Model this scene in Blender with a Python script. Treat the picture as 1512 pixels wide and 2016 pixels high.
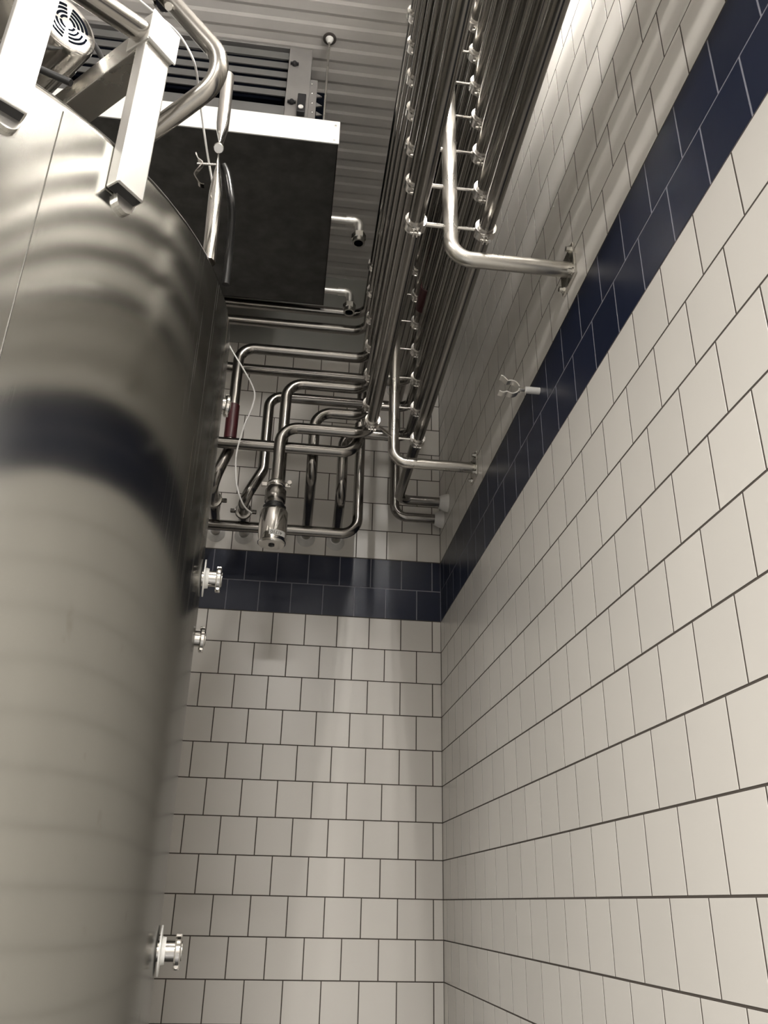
import bpy, bmesh, math, random
from mathutils import Vector, Matrix
random.seed(7)
for o in list(bpy.data.objects): bpy.data.objects.remove(o)
scene = bpy.context.scene
COL = scene.collection

# ---------------------------------------------------------------- camera
PITCH = 0.153                       # tile pitch in metres
CAM = Vector((-0.73498, -3.85069, 1.50715))
RIGHT = Vector((0.99203291, -0.12434393, 0.02023097))
DOWN = Vector((0.07090081, 0.41832589, -0.90552555))
FWD = Vector((0.10413347, 0.89974554, 0.42380914))
FPX = 1650.6
cd = bpy.data.cameras.new('camera')
cam = bpy.data.objects.new('camera', cd); COL.objects.link(cam)
cd.sensor_fit = 'HORIZONTAL'; cd.sensor_width = 36.0; cd.lens = 36.0 * FPX / 1512.0
cd.clip_start = 0.02; cd.clip_end = 60
M = Matrix((RIGHT, -DOWN, -FWD)).transposed().to_4x4(); M.translation = CAM
cam.matrix_world = M
scene.camera = cam

# ---------------------------------------------------------------- world, lamps, exposure
ZC = 4.80                           # ceiling height
w = bpy.data.worlds.new('world'); scene.world = w; w.use_nodes = True
w.node_tree.nodes['Background'].inputs[0].default_value = (0.9, 0.95, 1.0, 1)
w.node_tree.nodes['Background'].inputs[1].default_value = 0.02
def area(name, loc, sx, sy, power, col=(1.0, 0.965, 0.915)):
    l = bpy.data.lights.new(name, 'AREA'); l.shape = 'RECTANGLE'; l.size = sx; l.size_y = sy
    l.energy = power; l.color = col; l.spread = math.radians(156)
    o = bpy.data.objects.new(name, l); COL.objects.link(o); o.location = loc
    return o
LAMPS = [(-0.95, -7.2, 4.55, 1.5, 0.45, 325), (-2.9, -5.6, 4.55, 0.45, 1.5, 230)]
TUBE_LAMP = (-0.35, -3.12, 4.43, 1.2, 180.0)      # x, y, z, length along y, radiance of its two bare tubes
for i, (x, y, z, sx, sy, p) in enumerate(LAMPS):
    area('ceiling_lamp_light', (x, y, z - 0.012), sx - 0.06, sy - 0.06, p)
vs = scene.view_settings
vs.view_transform = 'Standard'; vs.look = 'None'; vs.gamma = 1.0; vs.use_curve_mapping = False
vs.exposure = 0.9

# ---------------------------------------------------------------- helpers
def ray(px, py): return RIGHT * ((px - 756) / FPX) + DOWN * ((py - 1008) / FPX) + FWD
def on(px, py, ax, val):
    d = ray(px, py); t = (val - CAM[ax]) / d[ax]; return CAM + d * t
def atx(px, py, v): return on(px, py, 0, v)
def aty(px, py, v): return on(px, py, 1, v)
def atz(px, py, v): return on(px, py, 2, v)
def proj(p):
    d = Vector(p) - CAM; z = d.dot(FWD)
    return 756 + FPX * d.dot(RIGHT) / z, 1008 + FPX * d.dot(DOWN) / z, z

def mk(name, bm, mat, parent=None, smooth=False, loc=None):
    me = bpy.data.meshes.new(name)
    bmesh.ops.recalc_face_normals(bm, faces=bm.faces)
    bm.to_mesh(me); bm.free()
    if mat: me.materials.append(mat)
    if smooth:
        for p in me.polygons: p.use_smooth = True
        try: me.set_sharp_from_angle(angle=math.radians(38))
        except Exception: pass
    o = bpy.data.objects.new(name, me); COL.objects.link(o)
    if parent: o.parent = parent
    if loc: o.location = loc
    return o
def tag(o, label=None, cat=None, group=None, kind=None):
    if label: o['label'] = label
    if cat: o['category'] = cat
    if group: o['group'] = group
    if kind: o['kind'] = kind
    return o
def thing(name, label, cat, group=None):
    o = bpy.data.objects.new(name, None); COL.objects.link(o); o.empty_display_size = 0.05
    return tag(o, label, cat, group)

def box(bm, lo, hi, bev=0.0):
    lo = Vector(lo); hi = Vector(hi)
    r = bmesh.ops.create_cube(bm, size=1.0)
    vs_ = r['verts']
    for v in vs_:
        v.co = Vector(((lo.x + hi.x) / 2 + v.co.x * (hi.x - lo.x), (lo.y + hi.y) / 2 + v.co.y * (hi.y - lo.y), (lo.z + hi.z) / 2 + v.co.z * (hi.z - lo.z)))
    if bev > 0:
        es = list({e for v in vs_ for e in v.link_edges})
        bmesh.ops.bevel(bm, geom=es, offset=bev, segments=2, affect='EDGES', profile=0.5)
    return bm
def boxbm(lo, hi, bev=0.0): return box(bmesh.new(), lo, hi, bev)
def frame_of(axis):
    a = Vector(axis).normalized()
    u = a.cross(Vector((0, 0, 1)))
    if u.length < 1e-3: u = a.cross(Vector((0, 1, 0)))
    u.normalize(); return a, u, a.cross(u).normalized()
def lathe(bm, origin, axis, prof, n=32, cap=True):
    """prof: list of (r, h) along the axis"""
    a, u, v = frame_of(axis); o = Vector(origin); rings = []
    for r, h in prof:
        rings.append([bm.verts.new(o + a * h + (u * math.cos(2 * math.pi * i / n) + v * math.sin(2 * math.pi * i / n)) * max(r, 1e-5)) for i in range(n)])
    for A, B in zip(rings, rings[1:]):
        for i in range(n): bm.faces.new((A[i], A[(i + 1) % n], B[(i + 1) % n], B[i]))
    if cap:
        bm.faces.new(rings[0]); bm.faces.new(rings[-1])
    return bm
def lathebm(origin, axis, prof, n=32, cap=True): return lathe(bmesh.new(), origin, axis, prof, n, cap)
def fillet(pts, R, seg=9):
    pts = [Vector(p) for p in pts]; out = [pts[0]]
    for i in range(1, len(pts) - 1):
        p0, p1, p2 = pts[i - 1], pts[i], pts[i + 1]
        d1 = (p0 - p1); d2 = (p2 - p1); l1 = d1.length; l2 = d2.length; d1 /= l1; d2 /= l2
        ang = math.acos(max(-1, min(1, d1.dot(d2))))
        if math.pi - ang < 0.03: out.append(p1); continue
        t = min(R / math.tan(ang / 2), l1 * 0.48, l2 * 0.48); r = t * math.tan(ang / 2)
        c = p1 + (d1 + d2).normalized() * (r / math.sin(ang / 2))
        a = p1 + d1 * t - c; b = p1 + d2 * t - c; om = math.pi - ang
        for k in range(seg + 1):
            s = k / seg
            out.append(c + (a * math.sin((1 - s) * om) + b * math.sin(s * om)) / math.sin(om))
    out.append(pts[-1]); return out
def sweep(bm, path, rad, n=20, cap=True):
    path = [Vector(p) for p in path]
    m = len(path); tang = []
    for i in range(m):
        a = path[max(i - 1, 0)]; b = path[min(i + 1, m - 1)]; tang.append((b - a).normalized())
    _, u, _ = frame_of(tang[0]); rings = []
    for i in range(m):
        t = tang[i]; u = (u - t * u.dot(t)).normalized(); v = t.cross(u)
        r = rad[i] if isinstance(rad, (list, tuple)) else rad
        rings.append([bm.verts.new(path[i] + (u * math.cos(2 * math.pi * k / n) + v * math.sin(2 * math.pi * k / n)) * r) for k in range(n)])
    for A, B in zip(rings, rings[1:]):
        for i in range(n): bm.faces.new((A[i], A[(i + 1) % n], B[(i + 1) % n], B[i]))
    if cap: bm.faces.new(rings[0]); bm.faces.new(rings[-1])
    return bm
def tubebm(pts, r, R=0.07, n=20): return sweep(bmesh.new(), fillet(pts, R), r, n)
def spline(pts, per=8):
    pts = [Vector(p) for p in pts]; out = []
    for i in range(len(pts) - 1):
        p0 = pts[max(i - 1, 0)]; p1 = pts[i]; p2 = pts[i + 1]; p3 = pts[min(i + 2, len(pts) - 1)]
        for k in range(per):
            t = k / per
            out.append(0.5 * ((2 * p1) + (p2 - p0) * t + (2 * p0 - 5 * p1 + 4 * p2 - p3) * t * t + (3 * p1 - p0 - 3 * p2 + p3) * t ** 3))
    out.append(pts[-1]); return out

# ---------------------------------------------------------------- materials
def newmat(name):
    m = bpy.data.materials.new(name); m.use_nodes = True
    nt = m.node_tree; return m, nt, nt.nodes['Principled BSDF']
def simple(name, col, rough=0.5, metal=0.0, noise=0.0, nscale=20, bump=0.0, bscale=60, spec=0.5):
    m, nt, b = newmat(name)
    b.inputs['Roughness'].default_value = rough; b.inputs['Metallic'].default_value = metal
    b.inputs['Specular IOR Level'].default_value = spec
    b.inputs['Base Color'].default_value = (*col, 1)
    tc = nt.nodes.new('ShaderNodeTexCoord')
    if noise > 0:
        n = nt.nodes.new('ShaderNodeTexNoise'); n.inputs['Scale'].default_value = nscale; n.inputs['Detail'].default_value = 5
        nt.links.new(tc.outputs['Object'], n.inputs['Vector'])
        mr = nt.nodes.new('ShaderNodeMapRange'); mr.inputs[1].default_value = 0.3; mr.inputs[2].default_value = 0.7
        mr.inputs[3].default_value = 1 - noise; mr.inputs[4].default_value = 1 + noise
        nt.links.new(n.outputs['Fac'], mr.inputs[0])
        mx = nt.nodes.new('ShaderNodeMix'); mx.data_type = 'RGBA'; mx.blend_type = 'MULTIPLY'; mx.inputs[0].default_value = 1
        mx.inputs[6].default_value = (*col, 1); nt.links.new(mr.outputs[0], mx.inputs[7]); nt.links.new(mx.outputs[2], b.inputs['Base Color'])
    if bump > 0:
        n2 = nt.nodes.new('ShaderNodeTexNoise'); n2.inputs['Scale'].default_value = bscale; n2.inputs['Detail'].default_value = 3
        nt.links.new(tc.outputs['Object'], n2.inputs['Vector'])
        bp = nt.nodes.new('ShaderNodeBump'); bp.inputs['Strength'].default_value = bump; bp.inputs['Distance'].default_value = 0.002
        nt.links.new(n2.outputs['Fac'], bp.inputs['Height']); nt.links.new(bp.outputs[0], b.inputs['Normal'])
    return m
def tile_mat(name, col, rough, var):
    m, nt, b = newmat(name)
    oi = nt.nodes.new('ShaderNodeObjectInfo'); geo = nt.nodes.new('ShaderNodeNewGeometry')
    ad = nt.nodes.new('ShaderNodeMath'); ad.operation = 'ADD'
    nt.links.new(oi.outputs['Random'], ad.inputs[0]); nt.links.new(geo.outputs['Random Per Island'], ad.inputs[1])
    fr = nt.nodes.new('ShaderNodeMath'); fr.operation = 'FRACT'; nt.links.new(ad.outputs[0], fr.inputs[0])
    mr = nt.nodes.new('ShaderNodeMapRange'); mr.inputs[3].default_value = 1 - var; mr.inputs[4].default_value = 1 + var * 0.4
    nt.links.new(fr.outputs[0], mr.inputs[0])
    mx = nt.nodes.new('ShaderNodeMix'); mx.data_type = 'RGBA'; mx.blend_type = 'MULTIPLY'; mx.inputs[0].default_value = 1
    mx.inputs[6].default_value = (*col, 1); nt.links.new(mr.outputs[0], mx.inputs[7]); nt.links.new(mx.outputs[2], b.inputs['Base Color'])
    b.inputs['Roughness'].default_value = rough
    n = nt.nodes.new('ShaderNodeTexNoise'); n.inputs['Scale'].default_value = 9; n.inputs['Detail'].default_value = 2
    nt.links.new(geo.outputs['Position'], n.inputs['Vector'])
    bp = nt.nodes.new('ShaderNodeBump'); bp.inputs['Strength'].default_value = 0.12; bp.inputs['Distance'].default_value = 0.004
    nt.links.new(n.outputs['Fac'], bp.inputs['Height']); nt.links.new(bp.outputs[0], b.inputs['Normal'])
    return m
def grout_mat():
    m, nt, b = newmat('grout')
    geo = nt.nodes.new('ShaderNodeNewGeometry'); sp = nt.nodes.new('ShaderNodeSeparateXYZ')
    nt.links.new(geo.outputs['Position'], sp.inputs[0])
    def cmp(op, v):
        c = nt.nodes.new('ShaderNodeMath'); c.operation = op; c.inputs[1].default_value = v
        nt.links.new(sp.outputs['Z'], c.inputs[0]); return c
    a = cmp('GREATER_THAN', 1.53 + 8 * PITCH + 0.002); c = cmp('LESS_THAN', 1.53 + 10 * PITCH - 0.002); d = cmp('GREATER_THAN', 1.53 + 18 * PITCH)
    mu = nt.nodes.new('ShaderNodeMath'); mu.operation = 'MULTIPLY'; nt.links.new(a.outputs[0], mu.inputs[0]); nt.links.new(c.outputs[0], mu.inputs[1])
    m1 = nt.nodes.new('ShaderNodeMix'); m1.data_type = 'RGBA'; m1.inputs[6].default_value = (0.075, 0.063, 0.053, 1); m1.inputs[7].default_value = (0.22, 0.22, 0.255, 1)
    nt.links.new(mu.outputs[0], m1.inputs[0])
    m2 = nt.nodes.new('ShaderNodeMix'); m2.data_type = 'RGBA'; m2.inputs[7].default_value = (0.30, 0.30, 0.28, 1)
    nt.links.new(d.outputs[0], m2.inputs[0]); nt.links.new(m1.outputs[2], m2.inputs[6]); nt.links.new(m2.outputs[2], b.inputs['Base Color'])
    b.inputs['Roughness'].default_value = 0.85
    return m
def steel(name, col, rough, streak=0.0, aniso_axis=None, rvar=0.06, bump=0.0, wear=0.0):
    """brushed stainless steel: roughness varies with fine stretched noise"""
    m, nt, b = newmat(name)
    b.inputs['Metallic'].default_value = 1.0; b.inputs['Base Color'].default_value = (*col, 1)
    tc = nt.nodes.new('ShaderNodeTexCoord'); mp = nt.nodes.new('ShaderNodeMapping')
    nt.links.new(tc.outputs['Object'], mp.inputs[0]); mp.inputs['Scale'].default_value = aniso_axis or (1, 1, 1)
    n = nt.nodes.new('ShaderNodeTexNoise'); n.inputs['Scale'].default_value = 14; n.inputs['Detail'].default_value = 6
    nt.links.new(mp.outputs[0], n.inputs['Vector'])
    mr = nt.nodes.new('ShaderNodeMapRange'); mr.inputs[1].default_value = 0.3; mr.inputs[2].default_value = 0.7
    mr.inputs[3].default_value = rough - rvar; mr.inputs[4].default_value = rough + rvar
    nt.links.new(n.outputs['Fac'], mr.inputs[0]); nt.links.new(mr.outputs[0], b.inputs['Roughness'])
    if bump > 0:
        bp = nt.nodes.new('ShaderNodeBump'); bp.inputs['Strength'].default_value = bump; bp.inputs['Distance'].default_value = 0.001
        nt.links.new(n.outputs['Fac'], bp.inputs['Height']); nt.links.new(bp.outputs[0], b.inputs['Normal'])
    return m

TC = Vector((-1.904, -1.867)); TR = 0.945; TH = 3.012      # tank centre, radius, rim height
def tank_mat():
    m, nt, b = newmat('tank_steel')
    L = nt.links.new
    b.inputs['Metallic'].default_value = 1.0; b.inputs['Anisotropic'].default_value = 0.8; b.inputs['Specular Tint'].default_value = (0.55, 0.55, 0.55, 1)
    tg = nt.nodes.new('ShaderNodeTangent'); tg.direction_type = 'RADIAL'; tg.axis = 'Z'; L(tg.outputs[0], b.inputs['Tangent'])
    tc = nt.nodes.new('ShaderNodeTexCoord'); sp = nt.nodes.new('ShaderNodeSeparateXYZ'); L(tc.outputs['Object'], sp.inputs[0])
    at = nt.nodes.new('ShaderNodeMath'); at.operation = 'ARCTAN2'; L(sp.outputs['Y'], at.inputs[0]); L(sp.outputs['X'], at.inputs[1])
    cb = nt.nodes.new('ShaderNodeCombineXYZ'); L(at.outputs[0], cb.inputs[0]); L(sp.outputs['Z'], cb.inputs[1])
    def noise(sx, sy, detail=4, scale=1.0, off=0.0):
        mp = nt.nodes.new('ShaderNodeMapping'); mp.inputs['Scale'].default_value = (sx, sy, 1); mp.inputs['Location'].default_value = (off, off, 0)
        L(cb.outputs[0], mp.inputs[0]); n = nt.nodes.new('ShaderNodeTexNoise'); n.inputs['Scale'].default_value = scale; n.inputs['Detail'].default_value = detail
        L(mp.outputs[0], n.inputs['Vector']); return n
    def rng(src, a, c, lo, hi):
        r = nt.nodes.new('ShaderNodeMapRange'); r.inputs[1].default_value = a; r.inputs[2].default_value = c; r.inputs[3].default_value = lo; r.inputs[4].default_value = hi
        L(src, r.inputs[0]); return r.outputs[0]
    def mul(a, c):
        k = nt.nodes.new('ShaderNodeMath'); k.operation = 'MULTIPLY'
        for i, s in enumerate((a, c)):
            if isinstance(s, (int, float)): k.inputs[i].default_value = s
            else: L(s, k.inputs[i])
        return k.outputs[0]
    brushed = noise(160, 2.0, 3)                   # vertical brushing
    cloud = noise(3.0, 2.2, 5, off=3)
    rough = rng(cloud.outputs['Fac'], 0.3, 0.7, 0.14, 0.18); L(rough, b.inputs['Roughness'])
    # dried drips: thin vertical runs from the rim, within about 40 degrees of the +x side
    drip = noise(150, 0.7, 2, off=11)
    d1 = rng(drip.outputs['Fac'], 0.58, 0.64, 0, 0.5)
    zone = mul(rng(at.outputs[0], -0.42, -0.25, 0, 1), rng(at.outputs[0], 0.12, 0.0, 0, 1))
    down = rng(sp.outputs['Z'], 1.9, 2.8, 0, 1)
    patch = noise(6, 1.2, 4, off=5); pz = rng(patch.outputs['Fac'], 0.36, 0.50, 0, 1)
    df = mul(mul(d1, zone), mul(down, pz))
    # smudges lower down
    sm = noise(16, 9, 4, off=7); s1 = mul(rng(sm.outputs['Fac'], 0.66, 0.74, 0, 1), rng(sp.outputs['Z'], 2.3, 1.9, 0, 0.35))
    c1 = nt.nodes.new('ShaderNodeMix'); c1.data_type = 'RGBA'; c1.inputs[6].default_value = (0.50, 0.495, 0.465, 1); c1.inputs[7].default_value = (0.30, 0.28, 0.24, 1); L(s1, c1.inputs[0])
    hue = noise(9, 0.3, 2, off=19)
    dc = nt.nodes.new('ShaderNodeMix'); dc.data_type = 'RGBA'; dc.inputs[6].default_value = (0.80, 0.78, 0.72, 1); dc.inputs[7].default_value = (0.55, 0.36, 0.12, 1)
    L(rng(hue.outputs['Fac'], 0.48, 0.56, 0, 1), dc.inputs[0])
    c2 = nt.nodes.new('ShaderNodeMix'); c2.data_type = 'RGBA'; L(df, c2.inputs[0]); L(c1.outputs[2], c2.inputs[6]); L(dc.outputs[2], c2.inputs[7]); L(c2.outputs[2], b.inputs['Base Color'])
    inv = nt.nodes.new('ShaderNodeMath'); inv.operation = 'MULTIPLY_ADD'; inv.inputs[1].default_value = 0.5; L(rough, inv.inputs[2]); L(df, inv.inputs[0]); L(inv.outputs[0], b.inputs['Roughness'])
    bp = nt.nodes.new('ShaderNodeBump'); bp.inputs['Strength'].default_value = 0.05; bp.inputs['Distance'].default_value = 0.001
    L(brushed.outputs['Fac'], bp.inputs['Height'])
    big = noise(2.5, 1.5, 2, off=23)
    bp2 = nt.nodes.new('ShaderNodeBump'); bp2.inputs['Strength'].default_value = 0.15; bp2.inputs['Distance'].default_value = 0.01
    L(big.outputs['Fac'], bp2.inputs['Height']); L(bp.outputs[0], bp2.inputs['Normal']); L(bp2.outputs[0], b.inputs['Normal'])
    return m

WHITE = tile_mat('white_glazed_tile', (0.66, 0.635, 0.595), 0.29, 0.05)
NAVY = tile_mat('navy_glazed_tile', (0.009, 0.014, 0.036), 0.33, 0.15)
GROUT = grout_mat()
STEEL = steel('pipe_steel', (0.27, 0.258, 0.242), 0.20, rvar=0.01)
FRAME = steel('brushed_frame_steel', (0.76, 0.745, 0.71), 0.42, rvar=0.01)
MID = steel('tube_steel', (0.46, 0.44, 0.41), 0.22, rvar=0.02)
CLAMPM = steel('clamp_steel', (0.85, 0.83, 0.80), 0.26, rvar=0.02)
BRIGHT = steel('polished_steel', (0.74, 0.72, 0.69), 0.12, rvar=0.04)
SATIN = steel('satin_steel', (0.60, 0.585, 0.55), 0.27, rvar=0.015)
NAVY.node_tree.nodes['Principled BSDF'].inputs['Specular IOR Level'].default_value = 0.3
POST = steel('bracket_steel', (0.56, 0.54, 0.50), 0.28, rvar=0.01)
TANK = tank_mat()
WELD = simple('weld_seam_shadow', (0.10, 0.095, 0.085), 0.5, metal=0.6)  # dark colour paints the shadow line of the seam groove
CEIL = simple('ceiling_paint', (0.54, 0.52, 0.50), 0.45, noise=0.04, nscale=6)
PLASTER = simple('grey_painted_plaster', (0.40, 0.40, 0.38), 0.7, noise=0.05, nscale=4)
FLOOR = simple('grey_epoxy_floor', (0.09, 0.09, 0.09), 0.45, noise=0.15, nscale=5)
BLACKTRAY = simple('mottled_dark_sheet_metal', (0.060, 0.059, 0.056), 0.5, metal=0.3, noise=0.3, nscale=16)
WHITEPAINT = simple('white_powder_coat', (0.82, 0.82, 0.80), 0.35)
GALV = simple('grey_sheet_metal', (0.30, 0.29, 0.285), 0.4, metal=0.6, noise=0.08, nscale=10)
SLAT = simple('grey_louvre_paint', (0.13, 0.13, 0.127), 0.45, metal=0.2, noise=0.06, nscale=9)
BLACK = simple('black_plastic', (0.012, 0.012, 0.014), 0.4)
VOID = simple('dark_coil_and_hollow_shade', (0.004, 0.005, 0.008), 0.9, spec=0.0)  # coil black, also painted shade inside slots, bores and louvre gaps
WHITEPLASTIC = simple('white_plastic', (0.75, 0.74, 0.72), 0.45)
REDTAPE = simple('dark_red_sleeve', (0.045, 0.002, 0.005), 0.45)
PAPER = simple('white_label_paper', (0.70, 0.70, 0.68), 0.6)
INK = simple('black_ink', (0.02, 0.02, 0.02), 0.6)
RUBBER = simple('black_rubber', (0.015, 0.015, 0.015), 0.55)
LAMPW = simple('lamp_housing_white', (0.8, 0.8, 0.8), 0.5)

# ---------------------------------------------------------------- the room
XL, YF = -5.0, -8.5
floor_o = tag(mk('floor', boxbm((XL, YF, -0.1), (0.0, 0.0, 0.0)), FLOOR), kind='structure')
# ribbed metal ceiling: shallow trapezoid ribs running along x
bm = bmesh.new(); P = 0.104; prof = []
y = YF
while y < 0.0:
    for dy, dz in ((0, 0), (0.042, 0), (0.056, 0.0035), (0.090, 0.0035), (0.104, 0)):
        if y + dy <= 0.0 and (not prof or y + dy > prof[-1][0] + 1e-5): prof.append((y + dy, ZC + dz))
    y += P
prof.append((0.0, ZC)) if prof[-1][0] < 0 else None
a = [bm.verts.new((XL, py_, pz_)) for py_, pz_ in prof]; b_ = [bm.verts.new((0.0, py_, pz_)) for py_, pz_ in prof]
ta = [bm.verts.new((XL, YF, ZC + 0.1)), bm.verts.new((XL, 0, ZC + 0.1))]; tb = [bm.verts.new((0, YF, ZC + 0.1)), bm.verts.new((0, 0, ZC + 0.1))]
for i in range(len(a) - 1): bm.faces.new((a[i], b_[i], b_[i + 1], a[i + 1]))
bm.faces.new((ta[0], tb[0], tb[1], ta[1]))
bm.faces.new(a + [ta[1], ta[0]]); bm.faces.new(b_ + [tb[1], tb[0]])
bm.faces.new((a[0], b_[0], tb[0], ta[0])); bm.faces.new((a[-1], b_[-1], tb[1], ta[1]))
ceil_o = tag(mk('ceiling', bm, CEIL), kind='structure')
TD = 0.0010                                            # grout lies 1 mm behind the tile faces
wall_back = tag(mk('wall_back', boxbm((XL, TD, 0), (0.15, 0.15, ZC)), GROUT), kind='structure')
wall_right = tag(mk('wall_right', boxbm((TD, YF, 0), (0.15, TD, ZC)), GROUT), kind='structure')
WALLPAINT = simple('far_wall_paint', (0.28, 0.27, 0.255), 0.6, noise=0.04, nscale=3)
wall_left = tag(mk('wall_left', boxbm((XL - 0.12, YF, 0), (XL, 0.15, ZC)), WALLPAINT), kind='structure')
wall_front = tag(mk('wall_front', boxbm((XL - 0.12, YF - 0.12, 0), (0.15, YF, ZC)), WALLPAINT), kind='structure')

TILE = 0.1484; J = PITCH - TILE; BV = 0.0004
def tile_verts(wdt, hgt):
    """unit tile lying in local (s, t), facing +n; returns verts and faces"""
    v = []
    for (e, n) in ((0, 0.0), (0, TD - BV), (BV, TD)):
        v += [(e, e, n), (wdt - e, e, n), (wdt - e, hgt - e, n), (e, hgt - e, n)]
    f = []
    for k in (0, 4):
        for i in range(4): f.append((k + i, k + (i + 1) % 4, k + 4 + (i + 1) % 4, k + 4 + i))
    f.append((8, 9, 10, 11)); return v, f
meshcache = {}
def tile_mesh(wall, wdt, hgt, mat):
    key = (wall, round(wdt, 4), round(hgt, 4), mat.name)
    if key not in meshcache:
        v, f = tile_verts(wdt, hgt)
        if wall == 'b': vv = [(s, -n, t) for s, t, n in v]; ff = f
        else: vv = [(-n, -s, t) for s, t, n in v]; ff = f
        me = bpy.data.meshes.new('tile'); me.from_pydata(vv, [], ff); me.materials.append(mat); me.materials.append(GROUT); me.polygons.foreach_set('material_index', [1] * 4 + [0] * 5); me.update(); meshcache[key] = me
    return meshcache[key]
def lay(wall, parent, length):
    cells = []
    for r in range(-10, 18):
        z0 = 1.53 + r * PITCH + J / 2
        if wall == 'b': off = 0.2757 if r % 2 else 0.7757
        else: off = 0.031 if r % 2 == 0 else 0.531
        edges = [0.0] + [(off + k) * PITCH for k in range(0, int(length / PITCH))]
        for u0, u1 in zip(edges, edges[1:]):
            s0 = u0 + (J / 2 if u0 > 0 else 0.0015); s1 = u1 - J / 2
            if s1 - s0 < 0.008: continue
            navy = 8 <= r < 10
            # local origin at the tile's lower corner
            if wall == 'b': loc = Vector((-s1, TD, z0)); cen = Vector((-(s0 + s1) / 2, 0, z0 + TILE / 2))
            else: loc = Vector((TD, -s0, z0)); cen = Vector((0, -(s0 + s1) / 2, z0 + TILE / 2))
            area_ = 0
            if (cen - CAM).dot(FWD) > 0.2:
                px, py, d = proj(cen)
                if -60 < px < 1572 and -60 < py < 2076:
                    if wall == 'b': q = [cen + Vector((sx * (s1 - s0) / 2, 0, sz * TILE / 2)) for sx, sz in ((-1, -1), (1, -1), (1, 1), (-1, 1))]
                    else: q = [cen + Vector((0, sx * (s1 - s0) / 2, sz * TILE / 2)) for sx, sz in ((-1, -1), (1, -1), (1, 1), (-1, 1))]
                    pr = [proj(p) for p in q]
                    area_ = abs(sum(pr[i][0] * pr[(i + 1) % 4][1] - pr[(i + 1) % 4][0] * pr[i][1] for i in range(4))) / 2
                    if wall == 'b':                       # hidden behind the tank
                        edge = 455 - (py - 640) * 0.119
                        if px < edge - 45: area_ = 0
            cells.append((area_, navy, loc, s1 - s0))
    for navy, mat, nm in ((False, WHITE, 'tile'), (True, NAVY, 'navy_tile')):
        cs = sorted([c for c in cells if c[1] == navy], key=lambda c: -c[0])
        single = [c for c in cs[:298] if c[0] > 60]; rest = cs[len(single):]
        for _, _, loc, wd in single:
            o = bpy.data.objects.new(nm, tile_mesh(wall, wd, TILE, mat)); COL.objects.link(o); o.parent = parent; o.location = loc
        V = []; F = []
        for _, _, loc, wd in rest:
            v, f = tile_verts(wd, TILE); k = len(V)
            V += [(loc.x + s, loc.y - n, loc.z + t) if wall == 'b' else (loc.x - n, loc.y - s, loc.z + t) for s, t, n in v]
            F += [tuple(i + k for i in ff) for ff in f]
        if V:
            me = bpy.data.meshes.new(nm + '_field'); me.from_pydata(V, [], F); me.materials.append(mat); me.materials.append(GROUT); me.polygons.foreach_set('material_index', ([1] * 4 + [0] * 5) * (len(F) // 9)); me.update()
            o = bpy.data.objects.new(nm + '_field', me); COL.objects.link(o); o.parent = parent; o['kind'] = 'stuff'
lay('b', wall_back, 5.0)
lay('r', wall_right, 8.5)

# ceiling lamps behind and beside the camera
lamp_lab = ['white flat ceiling lamp far from the tiled corner', 'white flat ceiling lamp beyond the tank, away from the tiled wall']
tl = thing('tube_lamp', 'twin tube batten lamp hung above the wall pipe rack', 'lamp')
tx, ty, tz, tlen, trad = TUBE_LAMP
TUBEGLOW, nt_, b__ = newmat('lit_fluorescent_tube'); b__.inputs['Base Color'].default_value = (0.8, 0.8, 0.8, 1)
b__.inputs['Emission Color'].default_value = (1.0, 0.965, 0.915, 1); b__.inputs['Emission Strength'].default_value = trad
mk('batten', boxbm((tx - 0.055, ty - tlen / 2 - 0.03, tz + 0.03), (tx + 0.055, ty + tlen / 2 + 0.03, tz + 0.07), 0.006), LAMPW, tl)
for sx_ in (-1, 1):
    mk('tube', lathebm((tx + sx_ * 0.032, ty - tlen / 2, tz), (0, 1, 0), [(0.0165, 0), (0.0165, tlen)], 16), TUBEGLOW, tl, True)
    mk('hanger', lathebm((tx, ty + sx_ * 0.4, tz + 0.07), (0, 0, 1), [(0.006, 0), (0.006, ZC + 0.003 - tz - 0.07)], 10), SATIN, tl)
    mk('tube_holder', boxbm((tx - 0.055, ty + sx_ * (tlen / 2 + 0.012) - 0.012, tz - 0.02), (tx + 0.055, ty + sx_ * (tlen / 2 + 0.012) + 0.012, tz + 0.03), 0.004), LAMPW, tl)
for i, (x, y, z, sx, sy, p) in enumerate(LAMPS):
    t = thing('ceiling_lamp', lamp_lab[i], 'lamp')
    mk('housing', boxbm((x - sx / 2, y - sy / 2, z), (x + sx / 2, y + sy / 2, z + 0.07), 0.006), LAMPW, t)
    for s in (-1, 1):
        dx, dy = (s * sx * 0.35, 0) if sx > sy else (0, s * sy * 0.35)
        mk('hanger', lathebm((x + dx, y + dy, z + 0.07), (0, 0, 1), [(0.006, 0), (0.006, ZC + 0.006 - z - 0.07)], 10), SATIN, t)

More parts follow.
